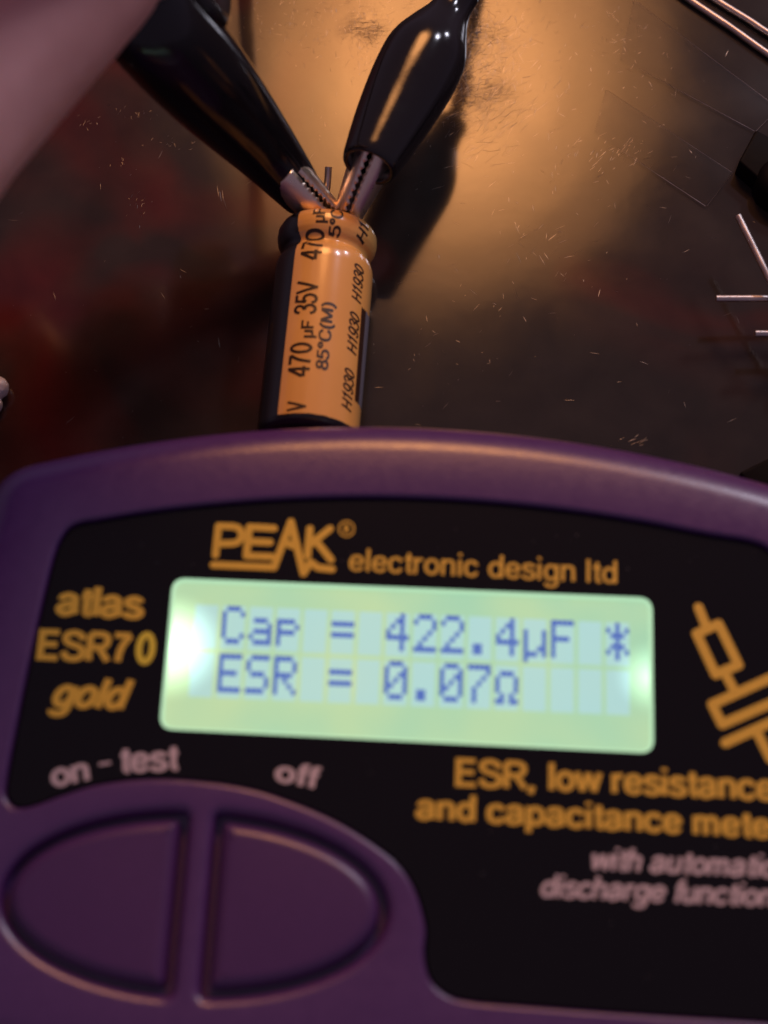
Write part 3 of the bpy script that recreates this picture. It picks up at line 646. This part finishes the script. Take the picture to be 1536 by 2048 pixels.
# ------------------------------------------------------------------ crocodile clips
def clip(name, path, widths, jaw_tip, open_dir, bootmat, label, cable_pts, flat=0.92, spread=(0.0, 0.0)):
    """path: boot centre line front -> rear (mm); widths: (t, half width)"""
    base = Vector((path[0].x, path[0].y, 0)); root = empty(name, base)
    pts_ = [p-base for p in catmull(path, 10)]; N = len(pts_)
    cum = [0.0]
    for i in range(1, N): cum.append(cum[-1]+(pts_[i]-pts_[i-1]).length)
    wp = catmull([Vector(q) for q in widths], 6)
    def wid(t):
        for a_, b_ in zip(wp[:-1], wp[1:]):
            if a_.x <= t <= b_.x: return a_.y+(b_.y-a_.y)*(t-a_.x)/max(1e-6, b_.x-a_.x)
        return wp[-1].y
    secs = []
    for i, p in enumerate(pts_):
        T = (pts_[min(i+1, N-1)]-pts_[max(i-1, 0)]).normalized()
        u = (open_dir-T*open_dir.dot(T)).normalized(); v = T.cross(u); a_ = wid(cum[i]/cum[-1])
        fl_ = flat if a_ > 3 else flat+(1-flat)*min(1, (3-a_))
        secs.append((p, u, v, a_, a_*fl_))
    # lip rolls inwards at the mouth, inner wall goes back 8 mm
    c, u, v, a_, b_ = secs[0]; T = (secs[1][0]-c).normalized()
    ins = [(c+T*9, u, v, a_*0.80, b_*0.80), (c+T*0.5, u, v, a_-0.95, b_-0.95), (c+T*0.05, u, v, a_-0.75, b_-0.75), (c-T*0.15, u, v, a_-0.42, b_-0.42), (c-T*0.0, u, v, a_-0.12, b_-0.12), (c+T*0.35, u, v, a_, b_)]
    bm = bmesh.new(); loft(bm, ins+secs[1:], 36, True, True)
    boot = bmo('boot', bm, bootmat, root, True); boot['label'] = 'black vinyl boot'
    # jaws
    tip = jaw_tip-base; start = c+T*5.0; ax = (tip-start); LJ = ax.length; ax.normalize()
    uo = (open_dir-ax*open_dir.dot(ax)).normalized(); vo = ax.cross(uo)
    for sgn, sp in ((1, spread[0]), (-1, spread[1])):
        vv, ff = [], []; K = 44; W = 13; teeth = 11.0
        for i in range(K+1):
            t = i/K; s = t*LJ; rr_ = (2.85-1.25*t**1.3)*(1.0 if t < 0.96 else 0.86)
            ph = (t*teeth) % 1.0; tooth = 0.34*(abs(ph-0.5)*2-0.5) if t > 0.2 else 0
            for k in range(W+1):
                th = math.radians(-88+176*k/W); edge = abs(k/W-0.5)*2
                o_ = rr_*math.cos(th)*0.95+0.16+sp*t
                if k in (0, W): o_ = 0.18+sp*t - tooth
                vv.append(start+ax*s+uo*(sgn*o_)+vo*(rr_*1.05*math.sin(th)*(1 if k not in (0, W) else 0.98)))
        for i in range(K):
            for k in range(W): q = i*(W+1)+k; ff.append((q, q+1, q+W+2, q+W+1))
        # nose closes the tip
        q0 = K*(W+1); ff.append(tuple(q0+k for k in range(W+1)))
        o = pyd('jaw', vv, ff, M_JAW, root, True); o.data.set_sharp_from_angle(angle=math.radians(35))
        md = o.modifiers.new('thickness', 'SOLIDIFY'); md.thickness = 0.00035; md.offset = -1
    bm = bmesh.new(); tube(bm, catmull([p-base for p in cable_pts], 10), 1.15, 14)
    cb = bmo('cable', bm, M_CABLE, root, True, 50); cb['label'] = 'thin black test cable'
    tag(root, label, 'clip')
    return root
# right clip
f0, f1, f2, f3 = P(737, 333, 15.4), P(797, 215, 14.25), P(868, 80, 14.1), P(922, -14, 14.6)
axr = (f3-f0); od = Vector((axr.y, -axr.x, 0)).normalized()
clip('crocodile_clip', [f0, f1, f2, f3], [(0, 3.55), (0.2, 4.5), (0.4, 5.2), (0.55, 5.5), (0.67, 5.3), (0.78, 4.1), (0.87, 2.95), (0.94, 2.55), (1.0, 2.6)], P(697, 434, 8.2), od, M_BOOT,
     'glossy black crocodile clip gripping the right lead of the capacitor', [f2.lerp(f3, 0.6), f3, P(945, -90, 13.5), P(990, -260, 9), P(1100, -520, 2), P(1300, -900, 1.3)], spread=(0.0, 0.0))
# left clip, its rear raised by the fingers
g0, g1, g2, g3, g4 = P(611, 396, 9.2), P(520, 285, 17.0), P(400, 150, 29.0), P(318, 62, 36.5), P(262, 0, 41.0)
od2 = Vector((0.62, 0.78, 0.05)).normalized()
clip('crocodile_clip', [g0, g1, g2, g3, g4], [(0, 2.9), (0.17, 3.9), (0.43, 5.2), (0.65, 5.9), (0.9, 5.9), (1.0, 5.2)], P(668, 437, 7.4), od2, M_BOOTM,
     'black crocodile clip pinched by the fingers at the left', [g3.lerp(g4, 0.8), P(270, -60, 42), P(350, -60, 41), P(415, 15, 37), P(441, 35, 33), P(448, -60, 26), P(470, -250, 8), P(520, -600, 1.3), P(560, -900, 1.3)], flat=0.85, spread=(0.0, 0.5))

# ------------------------------------------------------------------ hand
def ball(bm, c, r, sx=(1, 1, 1)):
    bmesh.ops.create_icosphere(bm, subdivisions=2, radius=1.0, matrix=Matrix.Translation(c) @ Matrix.Diagonal((r*sx[0], r*sx[1], r*sx[2], 1)))
def bone(bm, pts_, rs):
    for (a_, ra), (b_, rb) in zip(zip(pts_[:-1], rs[:-1]), zip(pts_[1:], rs[1:])):
        n = max(3, int((b_-a_).length/2.0))
        for k in range(n+1): ball(bm, a_.lerp(b_, k/n), ra+(rb-ra)*k/n)
hb = bmesh.new()
wrist = Vector((-140, 72, 92))
thumb = [Vector((-92, 52, 72)), P(-560, 720, 56), P(-125, 205, 52.5), P(160, -95, 50.5), P(225, -165, 49.5)]
bone(hb, thumb, [14, 11.5, 10.2, 9.6, 7.6])
index = [Vector((-56, 98, 108)), Vector((-27, 113, 88)), Vector((-27, 110, 62)), Vector((-28, 113, 43)), Vector((-28.5, 114, 37))]
bone(hb, index, [11, 9.6, 8.8, 7.8, 6.6])
middle = [Vector((-70, 100, 110)), Vector((-46, 120, 88)), Vector((-45, 120, 60)), Vector((-51, 108, 62)), Vector((-53, 104, 62))]
bone(hb, middle, [11, 9.6, 8.8, 7.8, 6.6])
ringf = [Vector((-86, 100, 108)), Vector((-65, 120, 86)), Vector((-66, 116, 60)), Vector((-72, 104, 64)), Vector((-74, 100, 66))]
bone(hb, ringf, [10.5, 9.0, 8.2, 7.4, 6.2])
little = [Vector((-102, 96, 104)), Vector((-84, 116, 84)), Vector((-86, 110, 64)), Vector((-92, 100, 66)), Vector((-94, 96, 68))]
bone(hb, little, [9.5, 8.0, 7.2, 6.5, 5.6])
for k in (index, middle, ringf, little): bone(hb, [wrist, k[0]], [16, 12])
bone(hb, [wrist, thumb[0], thumb[1]], [17, 14.5, 12]); bone(hb, [thumb[0], index[0]], [11, 10])
bone(hb, [wrist, Vector((-250, 20, 90))], [21, 27])
for v in hb.verts: v.co *= S
me = bpy.data.meshes.new('hand_raw'); hb.to_mesh(me); hb.free()
tmp = bpy.data.objects.new('hand_raw', me); COL.objects.link(tmp)
rm = tmp.modifiers.new('r', 'REMESH'); rm.mode = 'VOXEL'; rm.voxel_size = 0.0012
sm = tmp.modifiers.new('s', 'SMOOTH'); sm.factor = 0.5; sm.iterations = 8
dg = bpy.context.evaluated_depsgraph_get(); dg.update()
hm = bpy.data.meshes.new_from_object(tmp.evaluated_get(dg)); bpy.data.objects.remove(tmp)
hm.materials.clear(); hm.name = 'hand'
hand = link('hand', hm, M_SKIN, None, True)
tag(hand, 'blurred pink hand pinching the left clip in the upper left corner', 'hand')
def nail(tip, prev, up, r):
    T = (tip-prev).normalized(); u = up.normalized(); u = (u-T*u.dot(T)).normalized(); v = T.cross(u); vv, ff = [], []; n = 8
    for i in range(n+1):
        for k in range(n+1):
            a_ = (k/n-0.5)*1.7; s = -r*1.1+i/n*r*1.7; taper = 1.0-0.35*max(0, (i/n-0.6)/0.4)**2
            vv.append(tip+T*s+(u*math.cos(a_*taper)+v*math.sin(a_*taper))*(r*1.02-0.06*s*s/r*2))
    for i in range(n):
        for k in range(n): q = i*(n+1)+k; ff.append((q, q+1, q+n+2, q+n+1))
    o = pyd('fingernail', vv, ff, M_NAIL, hand, True); md = o.modifiers.new('t', 'SOLIDIFY'); md.thickness = 0.0005
nail(thumb[4], thumb[3], Vector((-0.3, 0.3, 1)), 8.2); nail(index[4], index[3], Vector((-0.1, 1, 0.2)), 7.0)

# ------------------------------------------------------------------ small things on the right
def wire(name, pts_, r, label, grp=None):
    p0 = Vector((pts_[0].x, pts_[0].y, 0)); bm = bmesh.new(); tube(bm, [p-p0 for p in catmull(pts_, 8)], r, 14)
    o = bmo(name, bm, M_TIN, None, True, 50); o.location = p0*S; tag(o, label, 'wire', grp); return o
wire('bare_wire', [P(1300, -60, 0.55), P(1380, 0, 0.55), P(1460, 54, 0.55), P(1536, 108, 0.55), P(1680, 205, 0.55)], 0.50, 'longer bare tinned wire, lower of the pair at the top right corner')
wire('bare_wire', [P(1360, -48, 0.55), P(1432, 0, 0.55), P(1500, 42, 0.55), P(1536, 66, 0.55), P(1700, 170, 0.55)], 0.48, 'bare tinned wire in the top right corner, outer of the pair')

def film_material():
    m = bpy.data.materials.new('clear_film'); m.use_nodes = True; nt = m.node_tree; nt.nodes.remove(nt.nodes['Principled BSDF'])
    out = nt.nodes['Material Output']; tr = nt.nodes.new('ShaderNodeBsdfTransparent'); tr.inputs[0].default_value = (0.97, 0.97, 0.98, 1)
    gl = nt.nodes.new('ShaderNodeBsdfGlossy'); gl.inputs['Roughness'].default_value = 0.30; fr = nt.nodes.new('ShaderNodeFresnel'); fr.inputs[0].default_value = 1.07
    mx = nt.nodes.new('ShaderNodeMixShader'); nt.links.new(fr.outputs[0], mx.inputs[0]); nt.links.new(tr.outputs[0], mx.inputs[1]); nt.links.new(gl.outputs[0], mx.inputs[2]); nt.links.new(mx.outputs[0], out.inputs['Surface'])
    return m
M_FILM = film_material()
def slab(name, px, z0, h, m, r, label, cat, bev=0.12, corner=0.25):
    ps = [P(x, y, z0+h) for x, y in px]; c = sum(ps, Vector())/len(ps)
    lp = ccw(round_poly([(p.x-c.x, p.y-c.y, corner) for p in ps], 5)); bm = bmesh.new(); cushion(bm, lp, z0, z0+h, bev, 4); bm.faces.new(ring(bm, lp, z0)[::-1])
    o = bmo(name, bm, m, None, True, 40); o.location = Vector((c.x, c.y, 0))*S; tag(o, label, cat); return o
stA = slab('clear_strip', [(1268, -2), (1560, 218), (1510, 262), (1240, 118)], 0.03, 0.25, M_FILM, 0.2, 'clear plastic strip nearer the top right wires', 'plastic strip', 0.06)
stB = slab('clear_strip', [(1212, 178), (1466, 345), (1412, 413), (1190, 262)], 0.03, 0.25, M_FILM, 0.2, 'clear plastic strip ending beside the black component', 'plastic strip', 0.06)
M_EDGE = mat('film_cut_edge', (0.42, 0.40, 0.42), 0.4, metallic=0.6)
def cut_edge(parent, a_, b_, wd):
    A_, B_ = P(*a_, 0.3), P(*b_, 0.3); o0 = parent.location/S; vv, ff = [], []; K = 10; d_ = (B_-A_).normalized(); n = Vector((-d_.y, d_.x, 0))
    for i in range(K+1):
        p = A_.lerp(B_, i/K)-o0; w_ = wd*(0.25+0.75*i/K)*random.uniform(0.7, 1.0)
        vv += [p+n*w_, p+Vector((0, 0, 0.02)), p-n*w_]
    for i in range(K): k = 3*i; ff += [(k, k+1, k+4, k+3), (k+1, k+2, k+5, k+4)]
    pyd('cut_edge', vv, ff, M_EDGE, parent)
cut_edge(stA, (1275, 5), (1556, 216), 0.035); cut_edge(stA, (1280, 138), (1509, 262), 0.035); cut_edge(stA, (1560, 214), (1512, 262), 0.03)
cut_edge(stB, (1215, 181), (1463, 344), 0.03); cut_edge(stB, (1235, 296), (1411, 412), 0.045); cut_edge(stB, (1465, 346), (1414, 412), 0.02)
# black moulded components at the right edge
slab('black_chip', [(1512, 258), (1640, 330), (1590, 420), (1478, 322)], 0.02, 3.0, M_BLACKP, 0.3, 'flat black moulded chip at the right edge below the wires', 'chip', 0.3, 0.5)
ps = P(1545, 385, 0); bm = bmesh.new()
dome = [(0.0, 5.0), (2.6, 5.0), (3.6, 4.6), (4.2, 3.6), (4.45, 2.0), (4.5, 0.05)]
prev = None
for z_, r_ in [(q.x, q.y) for q in catmull([Vector(d_) for d_ in dome], 5)]:
    rr_ = [bm.verts.new((max(r_, 0.02)*math.cos(t), max(r_, 0.02)*math.sin(t)*0.8, max(z_, 0)+0.02)) for t in [2*math.pi*k/40 for k in range(40)]]
    if prev: bridge(bm, prev, rr_)
    else: bm.faces.new(rr_[::-1])
    prev = rr_
bm.faces.new(prev)
dm = bmo('black_dome', bm, M_BLACKP, None, True); dm.location = Vector((ps.x+2.2, ps.y, 0))*S
tag(dm, 'rounded glossy black component at the right edge under the flat chip', 'component')
slab('black_plate', [(1478, 945), (1560, 905), (1700, 990), (1600, 1060)], 0.02, 2.0, M_BLACKP, 0.3, 'black plate corner at the right edge just above the meter', 'plate', 0.3, 0.4)
# solder blob at the left edge
bm = bmesh.new(); q = P(-6, 785, 1.4)
for (dx, dy, r_) in ((0, 0.6, 1.55), (-0.3, -1.6, 1.15)):
    ball(bm, Vector((dx, dy, r_)), r_, (1, 1, 1))
for v in bm.verts: v.co *= S
me = bpy.data.meshes.new('solder_blob'); bm.to_mesh(me); bm.free()
tmp = bpy.data.objects.new('x', me); COL.objects.link(tmp); rm = tmp.modifiers.new('r', 'REMESH'); rm.mode = 'VOXEL'; rm.voxel_size = 0.00018; sm = tmp.modifiers.new('s', 'SMOOTH'); sm.iterations = 2
dg = bpy.context.evaluated_depsgraph_get(); dg.update(); sb = bpy.data.meshes.new_from_object(tmp.evaluated_get(dg)); bpy.data.objects.remove(tmp); sb.materials.clear(); sb.name = 'solder_blob'
so = link('solder_blob', sb, M_SOLDER, None, True); so.location = Vector((q.x, q.y, 0))*S
tag(so, 'small silvery solder lump at the left edge above the meter', 'solder')

# specks of dust on the faceplate
V, Fc = [], []
for _ in range(46):
    px, py = random.uniform(140, 1536), random.choice((random.uniform(1050, 1150), random.uniform(1520, 2000))); q = L2(px, py, ZP); r = random.uniform(0.03, 0.09); a_ = random.uniform(0, 6.3)
    if px < 900 and py > 1550: continue
    k = len(V)
    for t in range(3): V.append((q.x+r*math.cos(a_+t*2.09)*random.uniform(0.5, 1.2), q.y+r*math.sin(a_+t*2.09)*random.uniform(0.5, 1.2), ZP+0.01))
    V.append((q.x, q.y, ZP+0.01+r*0.6)); Fc += [(k, k+1, k+3), (k+1, k+2, k+3), (k+2, k, k+3)]
du = pyd('dust', V, Fc, mat('dust', (0.45, 0.40, 0.38), 0.9), fp); du['kind'] = 'stuff'
